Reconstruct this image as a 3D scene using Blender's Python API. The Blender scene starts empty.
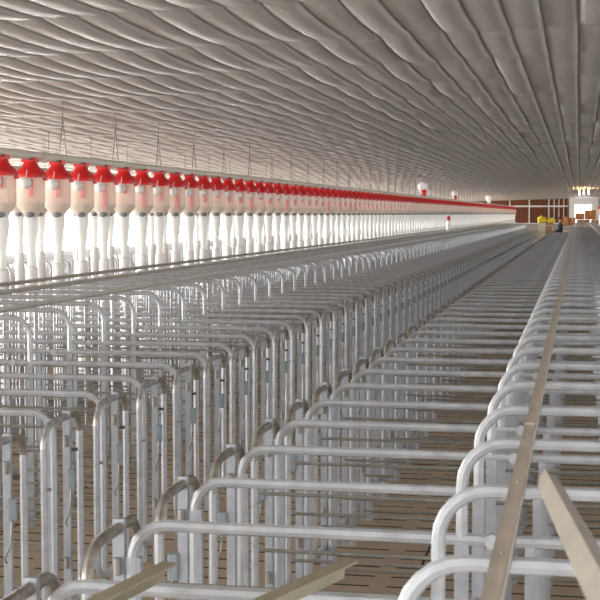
import bpy, math, random
import numpy as np
from mathutils import Vector, Matrix, noise

random.seed(7)
PI = math.pi
COL = bpy.context.scene.collection
CAMZ = 1.862
PITCH = 0.65                       # one crate
Z_LOW, Z_HOOP = 1.0, 1.264         # tops of the low rail and of the raised hoop
R_BAR = 0.017

# ------------------------------------------------------------------ materials
def new_mat(name):
    m = bpy.data.materials.new(name); m.use_nodes = True
    nt = m.node_tree
    b = nt.nodes['Principled BSDF']
    return m, nt, b

def simple(name, col, rough=0.5, metal=0.0, var=0.0, vscale=8.0, spec=None, bump=0.0):
    m, nt, b = new_mat(name)
    b.inputs['Base Color'].default_value = (*col, 1)
    b.inputs['Roughness'].default_value = rough
    b.inputs['Metallic'].default_value = metal
    if spec is not None: b.inputs['Specular IOR Level'].default_value = spec
    if var > 0:
        tc = nt.nodes.new('ShaderNodeTexCoord'); n = nt.nodes.new('ShaderNodeTexNoise')
        n.inputs['Scale'].default_value = vscale; n.inputs['Detail'].default_value = 5
        r = nt.nodes.new('ShaderNodeValToRGB')
        r.color_ramp.elements[0].position = 0.3; r.color_ramp.elements[1].position = 0.7
        r.color_ramp.elements[0].color = (*[max(0, c * (1 - var)) for c in col], 1)
        r.color_ramp.elements[1].color = (*[min(1, c * (1 + var)) for c in col], 1)
        nt.links.new(tc.outputs['Object'], n.inputs['Vector'])
        nt.links.new(n.outputs['Fac'], r.inputs['Fac'])
        nt.links.new(r.outputs['Color'], b.inputs['Base Color'])
        if bump > 0:
            bp = nt.nodes.new('ShaderNodeBump'); bp.inputs['Strength'].default_value = bump
            nt.links.new(n.outputs['Fac'], bp.inputs['Height']); nt.links.new(bp.outputs['Normal'], b.inputs['Normal'])
    return m

M = {}
M['galv'] = simple('galvanized_steel', (0.55, 0.565, 0.595), 0.40, 0.25, 0.14, 14)
M['galv_flat'] = simple('galvanized_strip', (0.43, 0.445, 0.48), 0.5, 0.3, 0.12, 18)
M['galv_dull'] = simple('dull_galvanized', (0.34, 0.33, 0.30), 0.5, 0.5, 0.2, 20)
M['galv_elbow'] = simple('brownish_zinc_elbow', (0.33, 0.31, 0.275), 0.38, 0.55, 0.3, 30)  # browner and darker than the legs of the same tube
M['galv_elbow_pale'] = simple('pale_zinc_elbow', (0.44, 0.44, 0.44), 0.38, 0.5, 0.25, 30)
M['primer_dark'] = simple('greyer_primed_steel', (0.31, 0.27, 0.22), 0.65, 0.05, 0.12, 6)
M['glow'], _nt, _b = new_mat('warm_bulb')
_b.inputs['Emission Color'].default_value = (1, .72, .38, 1); _b.inputs['Emission Strength'].default_value = 6
M['primer'] = simple('beige_primed_steel', (0.58, 0.52, 0.46), 0.55, 0.1, 0.12, 6)
M['rail_grey'] = simple('olive_grey_rail', (0.50, 0.475, 0.42), 0.55, 0.15, 0.1, 6)
M['olive'] = simple('olive_primed_steel', (0.42, 0.38, 0.27), 0.55, 0.1, 0.15, 6)
M['zinc_dark'] = simple('dark_zinc_hardware', (0.16, 0.16, 0.16), 0.45, 0.6, 0.2, 40)
M['plate'] = simple('blue_grey_latch_plate', (0.27, 0.31, 0.34), 0.5, 0.2, 0.1, 20)
M['red'] = simple('red_plastic', (0.62, 0.012, 0.012), 0.38, 0, 0.08, 10)
M['white'] = simple('white_plastic', (0.84, 0.83, 0.80), 0.4, 0, 0.03, 6)
M['oval'] = simple('grey_rubber', (0.2, 0.21, 0.22), 0.6)
M['pipe'] = simple('beige_auger_pipe', (0.60, 0.55, 0.47), 0.5, 0, 0.06, 4)
M['chain'] = simple('chain_steel', (0.12, 0.115, 0.11), 0.6, 0.3)
M['wall'] = simple('painted_wall', (0.66, 0.64, 0.60), 0.6, 0, 0.04, 3)
M['wall_dark'] = simple('end_wall_panel', (0.24, 0.20, 0.17), 0.6, 0, 0.05, 3)
M['concrete'] = simple('wall_concrete', (0.45, 0.44, 0.42), 0.8, 0, 0.1, 4)
M['pad_frame'] = simple('white_pad_frame', (0.75, 0.74, 0.70), 0.5)
M['yellow'] = simple('yellow_tarpaulin', (0.78, 0.60, 0.03), 0.45, 0, 0.15, 6)
M['offwhite'] = simple('cream_tarpaulin', (0.80, 0.76, 0.52), 0.5, 0, 0.1, 6)
M['card'] = simple('brown_cardboard', (0.42, 0.16, 0.045), 0.8, 0, 0.15, 4)
M['tape'] = simple('packing_tape', (0.55, 0.33, 0.15), 0.3)
M['skin'] = simple('skin', (0.42, 0.23, 0.15), 0.55)
M['hair'] = simple('black_hair', (0.015, 0.012, 0.01), 0.5)
M['jacket'] = simple('dark_blue_grey_cloth', (0.045, 0.05, 0.065), 0.9, 0, 0.15, 10)
M['trousers'] = simple('charcoal_cloth', (0.03, 0.03, 0.035), 0.9)

def plastic_trans(name, col, t):
    m, nt, b = new_mat(name)
    b.inputs['Base Color'].default_value = (*col, 1); b.inputs['Roughness'].default_value = 0.35
    tr = nt.nodes.new('ShaderNodeBsdfTranslucent'); tr.inputs['Color'].default_value = (*col, 1)
    mx = nt.nodes.new('ShaderNodeMixShader'); mx.inputs['Fac'].default_value = t
    out = nt.nodes['Material Output']
    nt.links.new(b.outputs[0], mx.inputs[1]); nt.links.new(tr.outputs[0], mx.inputs[2])
    nt.links.new(mx.outputs[0], out.inputs['Surface'])
    return m
M['bottle'] = plastic_trans('cream_translucent_plastic', (0.95, 0.80, 0.69), 0.45)
M['bottle_low'] = plastic_trans('grey_cream_hopper_plastic', (0.86, 0.77, 0.68), 0.4)
M['tube_white'] = plastic_trans('milky_drop_tube', (0.92, 0.92, 0.90), 0.35)
M['pink'] = plastic_trans('pink_slide_plastic', (0.85, 0.36, 0.38), 0.3)
M['bag'] = plastic_trans('white_film', (0.90, 0.89, 0.86), 0.4)

def mat_floor():
    m, nt, b = new_mat('slatted_concrete')
    N = nt.nodes.new; L = nt.links.new
    tc = N('ShaderNodeTexCoord'); sep = N('ShaderNodeSeparateXYZ'); L(tc.outputs['Object'], sep.inputs[0])
    def math_(op, a, bb=None):
        n = N('ShaderNodeMath'); n.operation = op
        for i, v in enumerate((a, bb)):
            if v is None: continue
            if isinstance(v, (int, float)): n.inputs[i].default_value = v
            else: L(v, n.inputs[i])
        return n.outputs[0]
    fy = math_('FRACT', math_('DIVIDE', math_('ADD', sep.outputs['Y'], 100), 0.19))
    fx = math_('FRACT', math_('DIVIDE', math_('ADD', sep.outputs['X'], 100.12), 0.62))
    sl = math_('MULTIPLY', math_('LESS_THAN', fy, 0.13), math_('LESS_THAN', fx, 0.86))
    jo = math_('LESS_THAN', math_('FRACT', math_('DIVIDE', math_('ADD', sep.outputs['X'], 100), 2.48)), 0.006)
    dark = math_('MAXIMUM', sl, jo)
    n = N('ShaderNodeTexNoise'); n.inputs['Scale'].default_value = 3.0; n.inputs['Detail'].default_value = 8
    L(tc.outputs['Object'], n.inputs['Vector'])
    r = N('ShaderNodeValToRGB')
    r.color_ramp.elements[0].color = (0.45, 0.35, 0.25, 1); r.color_ramp.elements[1].color = (0.64, 0.52, 0.39, 1)
    L(n.outputs['Fac'], r.inputs['Fac'])
    mx = N('ShaderNodeMix'); mx.data_type = 'RGBA'
    L(dark, mx.inputs['Factor']); L(r.outputs['Color'], mx.inputs['A']); mx.inputs['B'].default_value = (0.05, 0.035, 0.025, 1)
    L(mx.outputs['Result'], b.inputs['Base Color']); b.inputs['Roughness'].default_value = 0.85
    bp = N('ShaderNodeBump'); bp.inputs['Distance'].default_value = 0.02; bp.invert = True
    L(dark, bp.inputs['Height']); L(bp.outputs['Normal'], b.inputs['Normal'])
    return m
M['floor'] = mat_floor()

def mat_ceiling():
    m, nt, b = new_mat('quilted_ceiling_film')
    N = nt.nodes.new; L = nt.links.new
    tc = N('ShaderNodeTexCoord'); n = N('ShaderNodeTexNoise'); n.inputs['Scale'].default_value = 1.2; n.inputs['Detail'].default_value = 6
    L(tc.outputs['Object'], n.inputs['Vector'])
    r = N('ShaderNodeValToRGB')
    r.color_ramp.elements[0].color = (0.44, 0.425, 0.405, 1); r.color_ramp.elements[1].color = (0.60, 0.58, 0.56, 1)
    L(n.outputs['Fac'], r.inputs['Fac']); L(r.outputs['Color'], b.inputs['Base Color'])
    b.inputs['Roughness'].default_value = 0.42
    b.inputs['Specular IOR Level'].default_value = 0.4
    n2 = N('ShaderNodeTexNoise'); n2.inputs['Scale'].default_value = 14; n2.inputs['Detail'].default_value = 4
    L(tc.outputs['Object'], n2.inputs['Vector'])
    bp = N('ShaderNodeBump'); bp.inputs['Strength'].default_value = 0.25; bp.inputs['Distance'].default_value = 0.02
    L(n2.outputs['Fac'], bp.inputs['Height']); L(bp.outputs['Normal'], b.inputs['Normal'])
    return m
M['ceiling'] = mat_ceiling()

def mat_pad():
    m, nt, b = new_mat('brown_corrugated_pad')
    N = nt.nodes.new; L = nt.links.new
    tc = N('ShaderNodeTexCoord'); w = N('ShaderNodeTexWave'); w.inputs['Scale'].default_value = 1.6; w.inputs['Distortion'].default_value = 2
    L(tc.outputs['Object'], w.inputs['Vector'])
    r = N('ShaderNodeValToRGB')
    r.color_ramp.elements[0].color = (0.04, 0.010, 0.004, 1); r.color_ramp.elements[1].color = (0.16, 0.048, 0.012, 1)
    L(w.outputs['Fac'], r.inputs['Fac']); L(r.outputs['Color'], b.inputs['Base Color']); b.inputs['Roughness'].default_value = 0.9
    return m
M['pad'] = mat_pad()

# ------------------------------------------------------------------ mesh builder
class MB:
    def __init__(s): s.v = []; s.f = []
    def tube(s, pts, r, n=8, caps=True, radii=None):
        pts = [Vector(p) for p in pts]; k0 = len(s.v); m = len(pts)
        t = (pts[1] - pts[0]).normalized()
        up = Vector((0, 0, 1)) if abs(t.z) < 0.9 else Vector((1, 0, 0))
        a = t.cross(up).normalized()
        for i, p in enumerate(pts):
            if i == 0: t = (pts[1] - pts[0]).normalized()
            elif i == m - 1: t = (pts[i] - pts[i-1]).normalized()
            else: t = ((pts[i+1] - pts[i]).normalized() + (pts[i] - pts[i-1]).normalized()).normalized()
            a = (a - t * a.dot(t)).normalized(); b = t.cross(a)
            rr = radii[i] if radii else r
            for j in range(n):
                q = 2 * PI * j / n
                s.v.append(tuple(p + a * (rr * math.cos(q)) + b * (rr * math.sin(q))))
        for i in range(m - 1):
            for j in range(n):
                A = k0 + i*n + j; B = k0 + i*n + (j+1) % n
                s.f.append((A, B, B + n, A + n))
        if caps:
            s.f.append(tuple(k0 + j for j in range(n))[::-1])
            s.f.append(tuple(k0 + (m-1)*n + j for j in range(n)))
        return s
    def box(s, lo, hi, bev=0.0):
        (x0, y0, z0), (x1, y1, z1) = lo, hi
        k = len(s.v)
        if bev <= 0:
            s.v += [(x0,y0,z0),(x1,y0,z0),(x1,y1,z0),(x0,y1,z0),(x0,y0,z1),(x1,y0,z1),(x1,y1,z1),(x0,y1,z1)]
            s.f += [tuple(k+i for i in q) for q in ((0,3,2,1),(4,5,6,7),(0,1,5,4),(1,2,6,5),(2,3,7,6),(3,0,4,7))]
            return s
        b = bev   # chamfer the vertical and top edges
        ring = lambda d, z: [(x0+d+b,y0+d,z),(x1-d-b,y0+d,z),(x1-d,y0+d+b,z),(x1-d,y1-d-b,z),(x1-d-b,y1-d,z),(x0+d+b,y1-d,z),(x0+d,y1-d-b,z),(x0+d,y0+d+b,z)]
        for d, z in ((0, z0), (0, z1-b), (b, z1)): s.v += ring(d, z)
        s.f.append(tuple(k+i for i in range(8))[::-1]); s.f.append(tuple(k+16+i for i in range(8)))
        for r_ in (0, 8):
            for i in range(8): s.f.append((k+r_+i, k+r_+(i+1)%8, k+r_+8+(i+1)%8, k+r_+8+i))
        return s
    def lathe(s, prof, cx=0, cy=0, n=16, sq=0.0):
        k = len(s.v); m = len(prof)
        for r, z in prof:
            for j in range(n):
                q = 2*PI*j/n; c, sn = math.cos(q), math.sin(q)
                e = 1.0 / max(abs(c), abs(sn)); f = 1 + sq * (e - 1)
                s.v.append((cx + r*f*c, cy + r*f*sn, z))
        for i in range(m-1):
            for j in range(n):
                A = k+i*n+j; B = k+i*n+(j+1)%n
                s.f.append((A, B, B+n, A+n))
        s.f.append(tuple(k+j for j in range(n))[::-1]); s.f.append(tuple(k+(m-1)*n+j for j in range(n)))
        return s
    def ball(s, c, r, n=12, sx=1, sy=1, sz=1):
        k = len(s.v); m = n//2
        for i in range(1, m):
            th = PI*i/m
            for j in range(n):
                q = 2*PI*j/n
                s.v.append((c[0]+sx*r*math.sin(th)*math.cos(q), c[1]+sy*r*math.sin(th)*math.sin(q), c[2]-sz*r*math.cos(th)))
        for i in range(m-2):
            for j in range(n):
                A = k+i*n+j; B = k+i*n+(j+1)%n
                s.f.append((A, B, B+n, A+n))
        s.v.append((c[0], c[1], c[2]-sz*r)); s.v.append((c[0], c[1], c[2]+sz*r))
        a, b = len(s.v)-2, len(s.v)-1; l = k+(m-2)*n
        for j in range(n):
            s.f.append((a, k+(j+1)%n, k+j)); s.f.append((b, l+j, l+(j+1)%n))
        return s
    def add(s, o, off=(0,0,0)):
        k = len(s.v)
        s.v += [(x+off[0], y+off[1], z+off[2]) for x, y, z in o.v]
        s.f += [tuple(i+k for i in f) for f in o.f]; return s
    def mesh(s, name, mat, smooth=True):
        me = bpy.data.meshes.new(name); me.from_pydata(s.v, [], s.f); me.update()
        me.materials.append(mat)
        if smooth:
            try:
                me.shade_smooth(); me.set_sharp_from_angle(angle=math.radians(40))
            except Exception: pass
        return me

def link(name, me, parent=None, loc=(0,0,0)):
    o = bpy.data.objects.new(name, me); COL.objects.link(o); o.location = loc
    if parent: o.parent = parent
    return o
def tag(o, label=None, cat=None, group=None, kind=None):
    if label: o['label'] = label
    if cat: o['category'] = cat
    if group: o['group'] = group
    if kind: o['kind'] = kind
    return o
def empty(name, loc, rz=0):
    o = bpy.data.objects.new(name, None); COL.objects.link(o); o.location = loc; o.rotation_euler = (0, 0, rz); o.empty_display_size = 0.1
    return o
def struct(name, mb, mat, smooth=False):
    return tag(link(name, mb.mesh(name, mat, smooth)), kind='structure')
def copy_tree(o, parent=None):
    c = o.copy(); COL.objects.link(c)
    for k in ('label', 'category', 'group'):
        if parent is None and k in c: del c[k]
    if parent: c.parent = parent
    for ch in list(KIDS.get(o.name, ())): copy_tree_child(ch, c)
    return c
def copy_tree_child(o, parent):
    c = o.copy(); COL.objects.link(c); c.parent = parent
    for ch in list(KIDS.get(o.name, ())): copy_tree_child(ch, c)
KIDS = {}
def child(name, me, parent, loc=(0,0,0), label=None):
    o = link(name, me, parent, loc); KIDS.setdefault(parent.name, []).append(o)
    if label: o['label'] = label
    return o
def fillet(pts, r, n=6):
    pts = [Vector(p) for p in pts]; out = [pts[0]]
    for i in range(1, len(pts)-1):
        a = (pts[i-1]-pts[i]); b = (pts[i+1]-pts[i])
        ang = a.angle(b); d = r / math.tan(ang/2)
        d = min(d, a.length*.98, b.length*.98)
        A = pts[i] + a.normalized()*d; B = pts[i] + b.normalized()*d
        bis = (a.normalized()+b.normalized()).normalized(); rr = d*math.tan(ang/2)
        c = pts[i] + bis * (rr/math.sin(ang/2))
        va, vb = A-c, B-c; tot = va.angle(vb); ax = va.cross(vb).normalized()
        for k in range(n+1): out.append(c + Matrix.Rotation(tot*k/n, 3, ax) @ va)
    out.append(pts[-1]); return out

ORD = 'nearest,second,third,fourth,fifth,sixth,seventh,eighth,ninth,tenth,eleventh,twelfth,thirteenth,fourteenth,fifteenth,sixteenth,seventeenth,eighteenth,nineteenth,twentieth'.split(',')

# ------------------------------------------------------------------ crate divider (local: x = s*u from the tail end, u grows to the head)
LEN = 2.43
HOOP_U = 0.932
def divider_parts(s, seg=8, arc=6):
    HOOP_U = .932 if s > 0 else .908
    zc = Z_LOW - R_BAR
    P = []
    P.append(('top_rail', MB().tube(fillet([(s*R_BAR,0,0),(s*R_BAR,0,zc),(s*(LEN-.12),0,zc)], .10, arc), R_BAR, seg), 'galv'))
    rh = .016; zh = Z_HOOP - rh
    hp = fillet([(s*(HOOP_U+rh),0,zc-.005),(s*(HOOP_U+rh),0,zh),(s*(LEN-rh),0,zh),(s*(LEN-rh),0,0)], .115, arc)
    P.append(('hoop', MB().tube(hp, rh, seg), 'galv'))
    for u, w in ((.022, .022), (HOOP_U+rh, .019), (1.13, .013), (1.62, .013)):
        P.append(('post', MB().box((min(s*(u-w), s*(u+w)), -.012, 0), (max(s*(u-w), s*(u+w)), .012, zc if u > .1 else .89)), 'galv_flat'))
    for z in (.815, .60, .40, .20):
        P.append(('rod', MB().tube([(s*.085,0,z),(s*(LEN-.02),0,z)], .0075, 6), 'galv_dull'))
    g = MB()
    for k in range(8):
        u = 1.42 + k*.115
        g.tube([(s*u,0,.2),(s*u,0,zh)], .008, 6)
    P.append(('head_grille', g, 'galv'))
    P.append(('clamp', MB().tube([(s*1.03,-.019,zc),(s*1.03,.019,zc)], .021, 8), 'galv'))
    P.append(('clamp', MB().tube([(s*1.06,0,zc-.012),(s*1.06,0,zc+.03)], .012, 6), 'galv_dull'))
    return P

def build_proto_divider(s):
    root = empty('crate_divider', (0,0,0))
    for nm, mb, mt in divider_parts(s): child(nm, mb.mesh(nm, M[mt]), root)
    return root
def joined_divider_mesh(s, name):
    me_m = ['galv', 'galv_flat', 'galv_dull']; mb = MB(); idx = []
    for nm, b, mt in divider_parts(s, 6, 4):
        k = len(mb.f); mb.add(b); idx += [me_m.index(mt)]*(len(mb.f)-k)
    me = mb.mesh(name, M['galv']); me.materials.append(M['galv_flat']); me.materials.append(M['galv_dull'])
    me.polygons.foreach_set('material_index', idx)
    return me

# gate: hinge post with a wide half-hoop towards the near side and a narrow one behind
def gate_parts(s):
    x = 0; out = []
    rt = .016
    out.append(('post', MB().box((-.017, -.010, 0), (.017, .010, .998)), 'galv_flat'))
    for (w, nm) in ((-.27, 'near'), (.16, 'far')):
        sg = 1 if w > 0 else -1
        r_ = .105 if nm == 'near' else .085
        full = fillet([(0, sg*.012, .973), (0, w, .973), (0, w, .14), (0, sg*.012, .14)], r_, 7)
        top, low = full[:9], full[8:]
        leaf = MB().tube(low, rt, 8)
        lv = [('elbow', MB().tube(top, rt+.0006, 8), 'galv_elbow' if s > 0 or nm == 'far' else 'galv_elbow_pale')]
        for z in (.84, .30): lv.append(('hinge', MB().tube([(0, sg*.022, z), (0, sg*.022, z+.05)], .011, 8), 'galv_dull'))
        if nm == 'near':
            lv.append(('latch_plate', MB().box((-s*.03-.018, -.030, .655), (-s*.03+.018, -.022, .745), .004), 'plate'))
            lv.append(('latch_hook', MB().tube([(-s*.03, -.034, .66), (-s*.03, -.04, .61), (-s*.04, -.08, .56), (-s*.04, -.13, .53), (-s*.04, -.11, .51)], .0035, 6), 'galv_dull'))
            lv.append(('bolt', MB().tube([(-s*.03, w, .70), (s*.03, w, .70)], .007, 6), 'galv_dull'))
        else:
            lv.append(('bolt', MB().tube([(-s*.035, .04, .82), (s*.02, .02, .82)], .008, 6), 'zinc_dark'))
        out.append(('gate_leaf', leaf, 'galv', lv))
    return out
def build_proto_gate(s):
    root = empty('crate_gate', (0,0,0))
    for p in gate_parts(s):
        o = child(p[0], p[1].mesh(p[0], M[p[2]]), root)
        if len(p) > 3:
            for nm, mb, mt in p[3]: child(nm, mb.mesh(nm, M[mt]), o)
    return root
def joined_gate_mesh(s, name):
    names = ['galv', 'galv_flat', 'zinc_dark', 'plate', 'galv_dull', 'galv_elbow', 'galv_elbow_pale']; mb = MB(); idx = []
    for p in gate_parts(s):
        for q in [p] + list(p[3] if len(p) > 3 else []):
            k = len(mb.f); mb.add(q[1]); idx += [names.index(q[2])]*(len(mb.f)-k)
    me = mb.mesh(name, M['galv'])
    for n in names[1:]: me.materials.append(M[n])
    me.polygons.foreach_set('material_index', idx); return me

# ------------------------------------------------------------------ the two long crate rows seen in front
ROWS = [  # s, tail x, first y, row name, end y, number with parts
    (1, -1.247, 3.722, 'right crate row', 100.0, -3, 45, 'crate row under the long beige rail'),
    (-1, -2.242, 5.746, 'left crate row', 86.0, -2, 45, 'crate row before the red feeders'),
]
for s, xt, y0, rn, yend, k0, nparts, where in ROWS:
    proto = build_proto_divider(s); far_me = joined_divider_mesh(s, 'crate_divider')
    gproto = build_proto_gate(s); gfar = joined_gate_mesh(s, 'crate_gate')
    side = 'right' if s > 0 else 'left'
    i = 0; k = k0; seen = 0
    while y0 + k*PITCH < yend:
        y = y0 + k*PITCH
        if i < nparts:
            o = proto if i == 0 else copy_tree(proto)
        else:
            o = bpy.data.objects.new('crate_divider', far_me); COL.objects.link(o)
        o.location = (xt, y, 0)
        if i < 14:
            lab = f'galvanized crate divider in the {side} row, {ORD[i]} from the bottom edge of the photo' if i else f'galvanized crate divider nearest the camera in the {side} row'
        elif i < nparts:
            lab = f'galvanized crate divider midway along the {side} row, with rods and hoop still readable'
        else:
            lab = f'small distant galvanized crate divider toward the end wall in the {side} row'
        tag(o, lab, 'crate divider', f'crate dividers of the {side} row')
        gy = y
        g = None
        if i < nparts:
            g = gproto if i == 0 else copy_tree(gproto)
        else:
            g = bpy.data.objects.new('crate_gate', gfar); COL.objects.link(g)
        g.location = (-1.268 if s > 0 else -2.197, gy, 0)
        if i < 14:
            lab = f'rounded rear gate pair at the {side} row aisle end, {ORD[i]} from the photo bottom' if i else f'rounded rear gate pair nearest the camera on the {side} row'
        elif i < nparts:
            lab = f'rounded rear gate pair midway along the {side} row'
        else:
            lab = f'small distant rear gate pair toward the end wall on the {side} row'
        tag(g, lab, 'crate gate', f'rear gates of the {side} row')
        i += 1; k += 1
    COUNT = i
    # long tie rails lying on the hoops
rails = [(-.1234, 1.0, 99.5, 'primer', .036, 'long beige steel rail lying on the hoops nearest the camera', 'right'),
         (.60, 2.4, 99.5, 'primer', .036, 'beige steel rail entering at the right edge, parallel to the long one', 'right'),
         (-3.42, 4.5, 85.5, 'rail_grey', .04, 'grey steel rail lowest in the photo of three over the left crate row', 'left'),
         (-4.18, 4.5, 85.5, 'rail_grey', .04, 'grey steel rail between its two neighbours over the left crate row', 'left'),
         (-4.645, 4.5, 85.5, 'rail_grey', .04, 'grey steel rail closest to the feeders over the left crate row', 'left')]
for x, ya, yb, mt, w, lab, side in rails:
    r = empty('tie_rail', (x, ya, Z_HOOP))
    tag(r, lab, 'steel rail', 'rails tying the crate tops')
    mb = MB().box((-w/2, 0, 0), (w/2, yb-ya, .005)).box((w/2-.004 if x > -1 else -w/2, 0, 0), (w/2 if x > -1 else -w/2+.004, yb-ya, .03))
    child('angle_bar', mb.mesh('angle_bar', M[mt], False), r)
    b = MB()
    ys = [3.722 + j*PITCH for j in range(-3, 60)] if side == 'right' else [5.746 + j*PITCH for j in range(0, 60)]
    for yy in ys:
        if ya < yy < yb: b.tube([(0, yy-ya, .004), (0, yy-ya, .009)], .005, 6)
    child('bolts', b.mesh('bolts', M['galv_dull']), r)['kind'] = 'stuff'
    if side == 'right':
        j = MB()
        for yy in range(4, 99, 6): j.box((-w/2-.002, yy-ya-.06, .002), (w/2+.002, yy-ya+.06, .009))
        child('splice_plates', j.mesh('splice_plates', M[mt], False), r)['kind'] = 'stuff'

# loose angle irons laid across the near crates
def angle_iron(p0, p1, w, h, mt, label, roll=0.0, group='loose angle irons on the near crates'):
    p0, p1 = Vector(p0), Vector(p1); d = p1-p0; L = d.length
    t = .005
    mb = MB().box((-w/2, 0, -t), (w/2, L, 0)).box((w/2-t, 0, -h), (w/2, L, -t))
    o = link('angle_iron', mb.mesh('angle_iron', M[mt], False)); o.location = p0
    q = d.to_track_quat('Y', 'Z'); o.rotation_mode = 'QUATERNION'
    o.rotation_quaternion = q @ Matrix.Rotation(roll, 3, 'Y').to_quaternion()
    tag(o, label, 'angle iron', group); return o
def pt(x, y, z): return (x, y, z)
angle_iron((-0.050, 3.022, 1.3), (0.087, 1.108, 1.476), 0.036, .034, 'primer_dark', 'beige angle iron tilted up beside the long rail at the right edge', -PI/5)
angle_iron((-0.513, 3.159, 1.055), (-1.035, 1.647, 1.055), .04, .045, 'olive', 'olive angle iron ending below the middle of the photo bottom')
angle_iron((-0.92, 3.059, 1.055), (-1.214, 1.486, 1.055), .04, .045, 'olive', 'olive angle iron at the bottom left across the nearest gates')

# ------------------------------------------------------------------ crate rows beyond the feeders (uncountable mass of steel)
def mass_row(s, xt, ya, yb, label):
    mb = MB(); y = ya
    for nm, b, mt in divider_parts(s, 5, 3):
        if nm in ('top_rail', 'hoop', 'post', 'head_grille', 'rod'): mb.add(b)
    V = np.array(mb.v); F = mb.f; n = len(V)
    k = int((yb-ya)/PITCH)
    vs = np.concatenate([V + np.array([0, i*PITCH, 0]) for i in range(k)]); fs = [tuple(a+i*n for a in f) for i in range(k) for f in F]
    me = bpy.data.meshes.new('distant_crate_row'); me.from_pydata(vs.tolist(), [], fs); me.materials.append(M['galv']); me.shade_smooth()
    o = link('distant_crate_row', me); o.location = (xt, ya, 0)
    tag(o, label, 'crate row', 'crate rows beyond the feeders', 'stuff')
mass_row(1, -9.15, 13.2, 86, 'galvanized crate row standing just behind the white drop tubes')
mass_row(-1, -11.5, 24.0, 86, 'galvanized crate row behind all others, along the open side')

# ------------------------------------------------------------------ feed dispensers
ZL = CAMZ
def dispenser_specs(seg=16, slide=.16):
    body = MB().lathe([(.05, ZL+.335), (.118, ZL+.33), (.120, ZL+.10)], n=seg, sq=.35)
    body2 = MB().lathe([(.1195, ZL+.10), (.118, ZL+.065), (.062, ZL-.01), (.058, ZL-.03)], n=seg, sq=.25)
    lid = MB().lathe([(.133, ZL+.318), (.136, ZL+.348), (.122, ZL+.375), (.078, ZL+.415), (.062, ZL+.44), (.060, ZL+.463)], n=seg, sq=.3)
    lid.box((.10, .0, ZL+.295), (.142, .06, ZL+.345), .01).box((-.142, .0, ZL+.295), (-.10, .06, ZL+.345), .01)
    clamp = MB().box((-.055, -.075, ZL+.462), (.055, .075, ZL+.478)).box((-.062, -.05, ZL+.46), (-.04, .05, ZL+.50)).box((.04, -.05, ZL+.46), (.062, .05, ZL+.50))
    outlet = MB().ball((.012, -.052, ZL-.004), .045, 12, 1.0, .75, .72)
    tube = MB().lathe([(.060, ZL-.03), (.066, ZL-.06), (.064, ZL-.12), (.045, ZL-.24), (.036, ZL-.32), (.036, ZL-.50)], n=12)
    sock = MB().lathe([(.034, ZL-.465), (.052, ZL-.475), (.054, ZL-.50), (.054, ZL-.93), (.050, ZL-1.30), (.046, .065)], n=12)
    ball = MB().ball((.03, -.19, ZL+.27), .054, 14)
    string = MB().tube([(.03, -.19, ZL+.31), (.03, -.155, ZL+.385)], .004, 5)
    sl = MB().box((.035, -.127, ZL+.31-slide), (.07, -.121, ZL+.31))
    return body, body2, lid, clamp, outlet, tube, sock, ball, string, sl
def build_proto_dispenser(slide):
    body, body2, lid, clamp, outlet, tube, sock, ball, string, sl = dispenser_specs(16, slide)
    root = empty('feed_dispenser', (0,0,0))
    child('body', body.mesh('body', M['bottle']), root)
    child('cone', body2.mesh('cone', M['bottle_low']), root)
    L_ = child('lid', lid.mesh('lid', M['red']), root)
    child('clamp', clamp.mesh('clamp', M['red'], False), L_)
    child('outlet_knob', outlet.mesh('outlet_knob', M['oval']), root)
    child('drop_tube', tube.mesh('drop_tube', M['tube_white']), root)
    child('feed_pipe', sock.mesh('feed_pipe', M['white']), root)
    b = child('counterweight_ball', ball.mesh('counterweight_ball', M['white']), root)
    child('string', string.mesh('string', M['white']), b)
    child('slide', sl.mesh('slide', M['pink'], False), root)
    return root
def joined_dispenser():
    sp = dispenser_specs(10, .14); mats = ['bottle', 'bottle_low', 'red', 'red', 'oval', 'tube_white', 'white', 'white', 'white', 'pink']
    un = ['bottle', 'bottle_low', 'red', 'oval', 'tube_white', 'white', 'pink']
    mb = MB(); idx = []
    for b, mt in zip(sp, mats):
        k = len(mb.f); mb.add(b); idx += [un.index(mt)]*(len(mb.f)-k)
    me = mb.mesh('feed_dispenser', M['bottle'])
    for n in un[1:]: me.materials.append(M[n])
    me.polygons.foreach_set('material_index', idx); return me
far_disp = joined_dispenser()
protos = [build_proto_dispenser(d) for d in (.10, .16, .26)]
used = [False]*3
def put_dispenser(x, y, parts, lab, grp, v=0):
    if parts:
        if not used[v]: o = protos[v]; used[v] = True
        else: o = copy_tree(protos[v])
    else:
        o = bpy.data.objects.new('feed_dispenser', far_disp); COL.objects.link(o)
    o.location = (x, y, 0)
    tag(o, lab, 'feed dispenser', grp)
XF, YF = -4.808, 11.747
vpat = [0,1,1,1,2,0,2,1,2,2,1,0,1,1,2,0,1,0,2,1]
for i in range(150):
    y = YF + (i-1)*PITCH
    n = 16
    if i < n: lab = f'red-lidded cream feed dispenser in the front line, {ORD[i]} from the left edge' if i else 'red-lidded cream feed dispenser cut off by the left edge'
    elif i < 45: lab = 'red-lidded cream feed dispenser in the front line, midway along'
    else: lab = 'tiny red-lidded feed dispenser far down the front line'
    put_dispenser(XF, y, i < 45, lab, 'feed dispensers of the front line', vpat[i % 20])
for i in range(90):
    y = YF + 2.4 + i*PITCH
    put_dispenser(-6.47, y, False, 'feed dispenser of the back line, white tube seen between the front ones' if i < 30 else 'distant feed dispenser of the back line, nearly hidden by the front ones', 'feed dispensers of the back line')
for i in range(20):
    put_dispenser(1.42, 87.0 + i*PITCH, False, 'tiny feed dispenser at the right edge far away', 'feed dispensers at the right edge')

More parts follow.
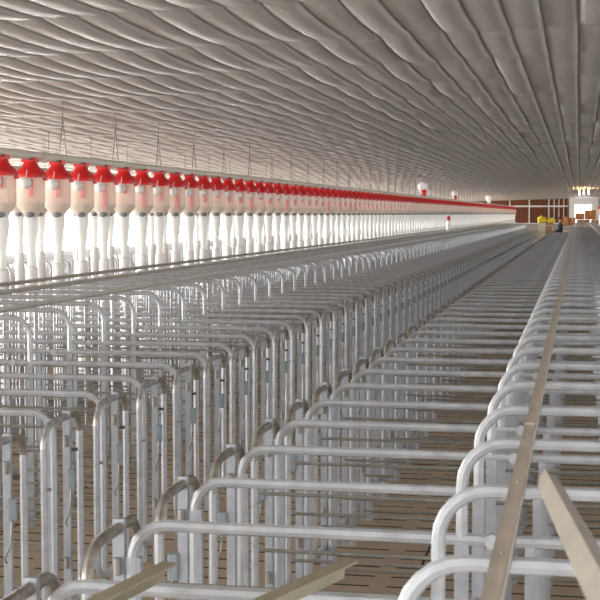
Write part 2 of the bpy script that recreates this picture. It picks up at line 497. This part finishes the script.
def pipe_line(x, ya, yb, label, off):
    r = empty('feed_auger_pipe', (x, ya, ZL+.5195))
    tag(r, label, 'auger pipe', 'auger pipes above the dispensers')
    child('pipe', MB().tube([(0, 0, 0), (0, yb-ya, 0)], .040, 12).mesh('pipe', M['pipe']), r)
    c = MB()
    for k in range(int((yb-ya-off)/6.5)): c.tube([(0, off-.07+k*6.5, 0), (0, off+.07+k*6.5, 0)], .046, 12)
    child('couplings', c.mesh('couplings', M['pipe']), r)['kind'] = 'stuff'
pipe_line(XF, 9.5, 109.0, 'beige pipe running along the red lids of the front feeder line', 2.572)
pipe_line(-6.47, 12.5, 73.0, 'beige pipe of the back feeder line, mostly hidden', 2.622)
pipe_line(1.42, 85.0, 101.0, 'beige pipe at the far right edge above tiny dispensers', .375+1.95)

# ceiling height with a gentle fall to both sides
def zceil(x): return CAMZ + 1.245 - .031*abs(x - .5)
# chains
def chain_mb(h, split):
    mb = MB()
    def strand(a, b):
        a, b = Vector(a), Vector(b); n = max(4, int((b-a).length/.024)); 
        pts = [a + (b-a)*(i/n) for i in range(n+1)]
        mb.tube(pts, .004, 4, radii=[.0052 if i % 2 else .0026 for i in range(n+1)])
    strand((0, 0, h), (0, 0, split)); strand((0, 0, split), (0, -.09, .0)); strand((0, 0, split), (0, .09, .0))
    return mb
cz = zceil(XF) + .03 - (ZL+.56)
cme = chain_mb(cz, .33).mesh('suspension_chain', M['chain'])
for i in range(40):
    y = 12.55 + i*1.53
    o = link('suspension_chain', cme, None, (XF, y, ZL+.56))
    lab = f'forked steel chain holding the front feeder pipe, {ORD[i]} from the left edge' if 0 < i < 12 else ('forked steel chain holding the front feeder pipe nearest the left edge' if i == 0 else 'thin forked chain holding the front feeder pipe farther along')
    tag(o, lab, 'chain', 'chains of the front feeder line')
cme2 = MB().tube([(0,0,0),(0,0,zceil(-6.47)+.03-(ZL+.56))], .0035, 4).mesh('hanging_wire', M['chain'])
for i in range(28):
    o = link('hanging_wire', cme2, None, (-6.47, 16.4+i*1.53, ZL+.56))
    tag(o, 'thin straight wire holding the hidden back feeder pipe', 'wire', 'wires of the back feeder line')

for x, ya, yb, lab in ((XF, 4.5, 110, 'long steel feed trough under the front feeder line'), (-6.47, 12.5, 73, 'long steel feed trough under the back feeder line'), (1.42, 2.0, 101, 'long steel feed trough at the head of the right crate row')):
    t = MB().box((-.13, 0, 0), (.13, yb-ya, .06)).box((-.14, 0, 0), (-.13, yb-ya, .30)).box((.13, 0, 0), (.14, yb-ya, .30))
    o = link('feed_trough', t.mesh('feed_trough', M['galv'], False)); o.location = (x, ya, 0)
    tag(o, lab, 'trough', 'feed troughs')

# white hoppers with red drive units over the front line
for i, (y, sc, red, word) in enumerate([(43.6, 1.0, True, 'largest, nearest of three'), (55.0, .8, True, 'middle one of three'), (76.3, 1.0, False, 'farthest of three')]):
    r = empty('feed_hopper', (XF, y, ZL+.56)); r.scale = (sc, sc, sc)
    tag(r, f'white funnel hopper rising above the red feeder line, {word}', 'hopper', 'hoppers above the feeder line')
    h = MB().lathe([(.05, 0), (.055, .06), (.15, .22), (.155, .34), (.06, .43)], n=12, sq=.4)
    child('bin', h.mesh('bin', M['bag']), r)
    if red:
        child('drive_unit', MB().lathe([(.06, .0), (.075, .03), (.075, .16), (.05, .19)], cx=.06, cy=-.16, n=10).box((-.02, -.18, 0), (.12, .0, .04)).mesh('drive_unit', M['red']), r)

# ------------------------------------------------------------------ the hall
XL, XR, YB, YE = -15.0, 15.0, -4.0, 114.0
struct('floor', MB().box((XL-.3, YB-.3, -.2), (XR+.3, YE+.3, 0)), M['floor'])
# quilted ceiling
RIB, NODE = .222, 1.66
nx = int((XR-XL)/RIB); nyc = int((YE-YB)/NODE)+1
SX, SY = 6, 6
fr = np.array([0, .05, .22, .5, .78, .95])
xs = np.concatenate([(-nx//2 + c + fr)*RIB for c in range(nx)] + [[(-nx//2 + nx)*RIB]]) - .015
fry = np.array([0, .035, .2, .5, .8, .965])
ys = np.concatenate([(c + fry)*NODE for c in range(nyc+2)] + [[(nyc+2)*NODE]]) + 9.45 - 9*NODE
X, Y = np.meshgrid(xs, ys, indexing='ij')
rng = np.random.RandomState(3)
ci = np.floor((X - xs[0])/RIB + 1e-6).astype(int); cj = np.floor((Y - ys[0])/NODE + 1e-6).astype(int)
amp = .8 + .5*rng.rand(ci.max()+2, cj.max()+2)
tx = np.abs(np.sin(PI*(X-xs[0])/RIB)); ty = np.abs(np.sin(PI*(Y-ys[0])/NODE))
fy = ((Y-ys[0])/NODE) % 1.0
fx = ((X-xs[0])/RIB) % 1.0
crease = np.where((fx < .02) | (fx > .985), .014, 0)
tilt = (fx-.5)*.011*np.sign(.2-X)
far = np.clip((95-Y)/25, .25, 1)
side = np.clip(np.abs(X)/6, 0, 1)
sag = far*((.024*tx**.6*(.30+.70*ty**.5) + (.013+.012*side)*ty**.6)*amp[ci, cj] + tilt*tx**.3) - crease*far - np.where((fy < .01) | (fy > .995), .008, 0)*far
Z = CAMZ + 1.265 - .031*np.abs(X-.5) - sag
nv = X.shape
me = bpy.data.meshes.new('ceiling')
verts = np.stack([X, Y, Z], -1).reshape(-1, 3)
I = np.arange(nv[0]*nv[1]).reshape(nv)
quads = np.stack([I[:-1,:-1], I[:-1,1:], I[1:,1:], I[1:,:-1]], -1).reshape(-1, 4)
me.vertices.add(len(verts)); me.vertices.foreach_set('co', verts.ravel())
me.loops.add(quads.size); me.loops.foreach_set('vertex_index', quads.ravel())
me.polygons.add(len(quads)); me.polygons.foreach_set('loop_start', np.arange(0, quads.size, 4)); me.polygons.foreach_set('loop_total', np.full(len(quads), 4))
me.update(calc_edges=True); me.materials.append(M['ceiling']); me.shade_smooth()
tag(link('ceiling', me), kind='structure')
# wires in the ceiling seams near the middle
# side walls with a long open band
for nm, x, sx in (('left', XL, -1), ('right', XR, 1)):
    a, b = sorted((x, x + sx*.2))
    w = MB().box((a, YB, 0), (b, YE, .55)).box((a, YB, 2.45), (b, YE, 3.3))
    struct('wall_'+nm, w, M['wall'])
    t = MB()
    for k in range(int((YE-YB)/3)): t.box((a-.02*0, YB+1+k*3, .55), (b, YB+1.1+k*3, 2.45))
    struct('trim_%d' % (1 if nm == 'left' else 2), t, M['wall'])
# wall behind the camera with a wide unseen gateway, added to let light in
struct('wall_back', MB().box((XL-.2, YB-.2, 0), (-7.0, YB, 3.3)).box((7.0, YB-.2, 0), (XR+.2, YB, 3.3)).box((-7.0, YB-.2, 2.75), (7.0, YB, 3.3)), M['wall'])
# far wall: doorway and pads
dz = 2.60; dx0, dx1 = -.30, 1.02
wf = MB().box((XL-.2, YE, 0), (dx0, YE+.2, 1.35)).box((dx1, YE, 0), (XR+.2, YE+.2, 1.35))
wf.box((XL-.2, YE+.05, 1.35), (-.75, YE+.2, 3.6)).box((1.5, YE+.05, 1.35), (XR+.2, YE+.2, 3.6))
struct('wall_far', wf, M['wall_dark'])
struct('door_1', MB().box((-.75, YE-.06, 0), (dx0, YE+.1, 3.6)).box((dx1, YE-.06, 0), (1.5, YE+.1, 3.6)).box((dx0, YE-.06, dz), (dx1, YE+.1, 3.6)), M['wall'])
# pads
def pad_row(xa, xb, nm):
    x = xa; i = 0
    while x < xb - .2:
        for z0, z1, lv in ((1.10, 2.40, 'lower'), (2.51, 3.14, 'upper')):
            r = empty('cooling_pad', (x, YE, z0)); 
            tag(r, f'brown corrugated cooling pad in the {lv} row on the end wall {nm}', 'cooling pad', f'{lv} cooling pads {nm}')
            child('pad', MB().box((.06, -.03, .0), (1.50, -.002, z1-z0)).mesh('pad', M['pad'], False), r)
            fr = MB().box((0, -.07, -.04), (.06, -.002, z1-z0+.04)).box((.06, -.06, -.05), (1.55, -.002, 0)).box((.06, -.06, z1-z0), (1.55, -.002, z1-z0+.04))
            if x > -3.4:
                for q in (.42, .80, 1.18): fr.box((q, -.06, 0), (q+.045, -.03, z1-z0))
            child('frame', fr.mesh('frame', M['pad_frame'], False), r)
        x += 1.56; i += 1
pad_row(-13.3, -.85, 'beside the doorway')
pad_row(1.55, 6.0, 'past the doorway')

# ------------------------------------------------------------------ things at the far end
def box_thing(x, y, z, sx, sy, sz, rz, label, tilt=0.0):
    r = empty('cardboard_box', (x, y, z), rz); r.rotation_euler = (0, tilt, rz)
    tag(r, label, 'cardboard box', 'cardboard boxes piled before the doorway')
    child('carton', MB().box((-sx/2, -sy/2, 0), (sx/2, sy/2, sz), .01).mesh('carton', M['card'], False), r)
    child('tape', MB().box((-.04, -sy/2-.003, sz*.5), (.04, -sy/2, sz)).box((-.04, -sy/2-.003, sz), (.04, sy/2, sz+.003)).mesh('tape', M['tape'], False), r)
Yb = 106.0
box_thing(.35, Yb, 0, .95, .8, .75, .05, 'big brown carton at the bottom of the pile, doorway side')
box_thing(1.19, Yb, 0, .6, .7, .75, -.04, 'narrow brown carton at the bottom of the pile, feeder side')
box_thing(.36, Yb, .76, .95, .8, .65, -.05, 'brown carton in the middle of the pile')
box_thing(1.20, Yb, .76, .55, .7, .62, .08, 'upright brown carton beside the middle one')
box_thing(.09, Yb, 1.42, .62, .6, .48, .12, 'low brown carton at the pointed end of the pile top')
box_thing(.86, Yb, 1.42, .82, .7, .70, -.02, 'tallest brown carton topping the pile before the bright doorway')
box_thing(-.75, 104, 0, .75, .7, 1.0, .1, 'brown carton standing apart under two more, left of the doorway')
box_thing(-.95, 104, 1.01, .38, .5, .62, .0, 'small brown carton on the stack left of the doorway')
box_thing(-.46, 104, 1.01, .38, .5, .55, .2, 'smaller reddish carton on the stack left of the doorway')

def lump(name, mat, c, r, sx, sy, sz, seed, label, cat, grp=None):
    b = MB().ball((0,0,0), r, 20, sx, sy, sz)
    b.v = [tuple(Vector(v)*(1+.6*noise.noise(Vector(v)*6+Vector((seed,0,0))))) for v in b.v]
    zmin = min(v[2] for v in b.v)
    b.v = [(x, y, z-zmin) for x, y, z in b.v]
    o = link(name, b.mesh(name, M[mat])); o.location = c
    tag(o, label, cat, grp); return o
r = empty('plastic_jug', (-4.45, 5.746+66*PITCH, Z_HOOP)); tag(r, 'slim white jug with a red collar standing on the crate tops before the far feeders', 'jug')
child('bottle', MB().lathe([(.07, 0), (.075, .02), (.07, .30), (.05, .36)], n=12).mesh('bottle', M['white']), r)
child('collar', MB().lathe([(.055, .36), (.065, .38), (.06, .48), (.04, .52)], n=12).mesh('collar', M['red']), r)
child('spout', MB().lathe([(.035, .52), (.03, .58), (.02, .60)], n=10).mesh('spout', M['white']), r)
# gate across the aisle end
r = empty('aisle_gate', (-2.12, 74.0, 0)); tag(r, 'galvanized wire gate closing the aisle between the crate rows', 'gate')
child('gate_frame', MB().tube(fillet([(0,0,0),(0,0,1.25),(.8,0,1.25),(.8,0,0)], .08, 5), .02, 8).mesh('gate_frame', M['galv']), r)
g = MB()
for k in range(1, 12): g.tube([(k*.8/12, 0, .12), (k*.8/12, 0, 1.25)], .006, 5)
for z in (.12, .45, .8, 1.05): g.tube([(0, 0, z), (.8, 0, z)], .008, 5)
child('wire_grid', g.mesh('wire_grid', M['galv']), r)
# carts under the yellow bundles
for (x, lab, z) in ((-1.95, 'cream plastic crate column under the paler yellow bundle', 1.32), (-1.52, 'brown carton column under the second yellow bundle', 1.36)):
    r = empty('storage_crate', (x, 76.2, 0)); tag(r, lab, 'crate')
    mt = 'offwhite' if x < -1.7 else 'card'
    n = 3
    for k in range(n):
        child('tier', MB().box((-.19, -.22, k*z/n), (.19, .22, (k+1)*z/n-.01), .01).mesh('tier', M[mt], False), r)
lump('tarpaulin_bundle', 'yellow', (-1.97, 76.2, 1.32), .19, 1.3, .9, 1.1, 1, 'pale yellow rumpled tarpaulin on the cream crate', 'tarpaulin', 'yellow tarpaulins')
lump('tarpaulin_bundle', 'yellow', (-1.45, 76.2, 1.36), .17, 1.25, .9, .75, 5, 'deep yellow rumpled tarpaulin beside the standing person', 'tarpaulin', 'yellow tarpaulins')
lump('plastic_sack', 'offwhite', (-1.90, 75.2, 1.0), .17, 1.1, .5, 1.2, 9, 'cream plastic sack on the floor behind the wire gate', 'sack').location.z = 0.0

# ------------------------------------------------------------------ person standing in a far crate
def build_person(loc):
    H = 1.70
    J = [((0,0,.93), .115), ((0,0,1.08), .115), ((0,.01,1.26), .135), ((0,.01,1.40), .11), ((0,-.01,1.47), .055), ((0,-.02,1.53), .06), ((0,-.03,1.60), .085), ((0,-.025,1.67), .055)]
    E = [(i, i+1) for i in range(7)]
    for sx in (-1, 1):
        k = len(J)
        J += [((sx*.17, .01, 1.38), .062), ((sx*.23, -.03, 1.12), .045), ((sx*.17, -.22, 1.03), .033), ((sx*.15, -.27, 1.02), .03), ((sx*.14, -.31, 1.01), .03)]
        E += [(3, k), (k, k+1), (k+1, k+2), (k+2, k+3), (k+3, k+4)]
        h = k+4
        for q in range(4):
            f = len(J); off = (q-1.5)*.021
            J += [((sx*.14+off, -.345, 1.005), .009), ((sx*.14+off, -.37, .99), .0085), ((sx*.14+off, -.38, .968), .008)]
            E += [(h, f), (f, f+1), (f+1, f+2)]
        f = len(J); J += [((sx*.10, -.30, 1.005), .011), ((sx*.085, -.33, .99), .009)]; E += [(k+3, f), (f, f+1)]
        k = len(J)
        J += [((sx*.10, 0, .86), .088), ((sx*.11, -.02, .50), .058), ((sx*.11, .02, .10), .042), ((sx*.115, -.05, .045), .04), ((sx*.12, -.14, .035), .032)]
        E += [(0, k), (k, k+1), (k+1, k+2), (k+2, k+3), (k+3, k+4)]
    me = bpy.data.meshes.new('person'); me.from_pydata([j[0] for j in J], E, []); me.update()
    o = link('person', me)
    md = o.modifiers.new('skin', 'SKIN'); md.use_smooth_shade = True
    if not me.skin_vertices: me.skin_vertices.new()
    for i, (p, rr) in enumerate(J): me.skin_vertices[0].data[i].radius = (rr, rr)
    me.skin_vertices[0].data[0].use_root = True
    o.modifiers.new('sub', 'SUBSURF').levels = 1; o.modifiers['sub'].render_levels = 1
    dg = bpy.context.evaluated_depsgraph_get()
    bm = bpy.data.meshes.new_from_object(o.evaluated_get(dg))
    o.modifiers.clear(); o.data = bm
    bm.materials.clear()
    for n in ('skin', 'jacket', 'trousers'): bm.materials.append(M[n])
    for p in bm.polygons:
        c = p.center
        hand = c.y < -.235 and .93 < c.z < 1.1
        p.material_index = 0 if (c.z > 1.475 or hand) else (1 if c.z > .92 else 2)
        p.use_smooth = True
    o.location = loc
    tag(o, 'person in dark clothes standing among the far crates, leaning over the rails', 'person')
    hair = MB().ball((0, -.005, 1.632), .092, 14, .92, 1.0, .85); hair.v = [v for v in hair.v]
    child('hair', hair.mesh('hair', M['hair']), o)
    face = MB().ball((0, -.118, 1.60), .014, 8, .8, 1.1, 1.3)
    child('nose', face.mesh('nose', M['skin']), o)
    e = MB().ball((-.032, -.105, 1.622), .009, 8).ball((.032, -.105, 1.622), .009, 8).box((-.022, -.112, 1.562), (.022, -.10, 1.568))
    child('eyes_and_mouth', e.mesh('eyes_and_mouth', M['hair']), o)
    ears = MB().ball((-.088, -.02, 1.60), .02, 8, .5, 1, 1.3).ball((.088, -.02, 1.60), .02, 8, .5, 1, 1.3)
    child('ears', ears.mesh('ears', M['skin']), o)
    return o
kk = round((65-3.722)/PITCH)
pp = build_person((-.82, 3.722 + kk*PITCH + .325, 0)); pp.rotation_euler = (0, 0, -1.42)

for i, x in enumerate((.02, .24, .46)):
    zc_ = CAMZ + 1.265 - .031*abs(x-.5) - .03
    r = empty('hanging_lamp', (x, 70.0, zc_)); tag(r, 'small warm glowing lamp under the ceiling above the bright doorway', 'lamp', 'warm lamps above the doorway')
    child('socket', MB().lathe([(.03, -.05), (.03, .03)], n=10).mesh('socket', M['white']), r)
    child('bulb', MB().lathe([(.02, -.30), (.035, -.27), (.035, -.08), (.02, -.05)], n=10).mesh('bulb', M['glow']), r)
    l = bpy.data.lights.new('lamp_light', 'POINT'); l.energy = 45; l.color = (1, .62, .25); l.shadow_soft_size = .05
    lo = bpy.data.objects.new('lamp_light', l); COL.objects.link(lo); lo.location = (x, 69.9, zc_-.36)
# ------------------------------------------------------------------ light
w = bpy.data.worlds.new('daylight'); bpy.context.scene.world = w; w.use_nodes = True
bg = w.node_tree.nodes['Background']; bg.inputs['Color'].default_value = (.93, .97, 1.0, 1); bg.inputs['Strength'].default_value = 6.0
def area(name, loc, rot, sx, sy, power, col=(1,1,1)):
    l = bpy.data.lights.new(name, 'AREA'); l.shape = 'RECTANGLE'; l.size = sx; l.size_y = sy; l.energy = power; l.color = col
    o = bpy.data.objects.new(name, l); COL.objects.link(o); o.location = loc; o.rotation_euler = rot; return o
area('daylight_left', (XL-.6, 55, 1.5), (0, -PI/2, 0), 1.9, 118, 22000, (1, .98, .95))
area('daylight_right', (XR+.6, 55, 1.5), (0, PI/2, 0), 1.9, 118, 3200, (.93, .96, 1))
area('fill_gateway', (0, YB-.6, 1.5), (PI/2, 0, 0), 14, 2.5, 160, (.93, .96, 1))  # fill lamp added behind the camera to brighten the steel fronts

# ------------------------------------------------------------------ camera
cam = bpy.data.cameras.new('camera'); co = bpy.data.objects.new('camera', cam); COL.objects.link(co)
cam.sensor_width = 36; cam.lens = 1388.9/600*36
co.location = (0, 0, CAMZ); co.rotation_euler = (PI/2 - .0621, 0, .1976)
cam.clip_end = 400; cam.clip_start = .05
cam.dof.use_dof = True; cam.dof.focus_distance = 10; cam.dof.aperture_fstop = 15
sc = bpy.context.scene; sc.camera = co
vs = sc.view_settings
vs.view_transform = 'Standard'; vs.look = 'None'; vs.gamma = 1; vs.use_curve_mapping = False; vs.exposure = -0.5
sc.cycles.use_denoising = True
sc.cycles.max_bounces = 8; sc.cycles.diffuse_bounces = 5
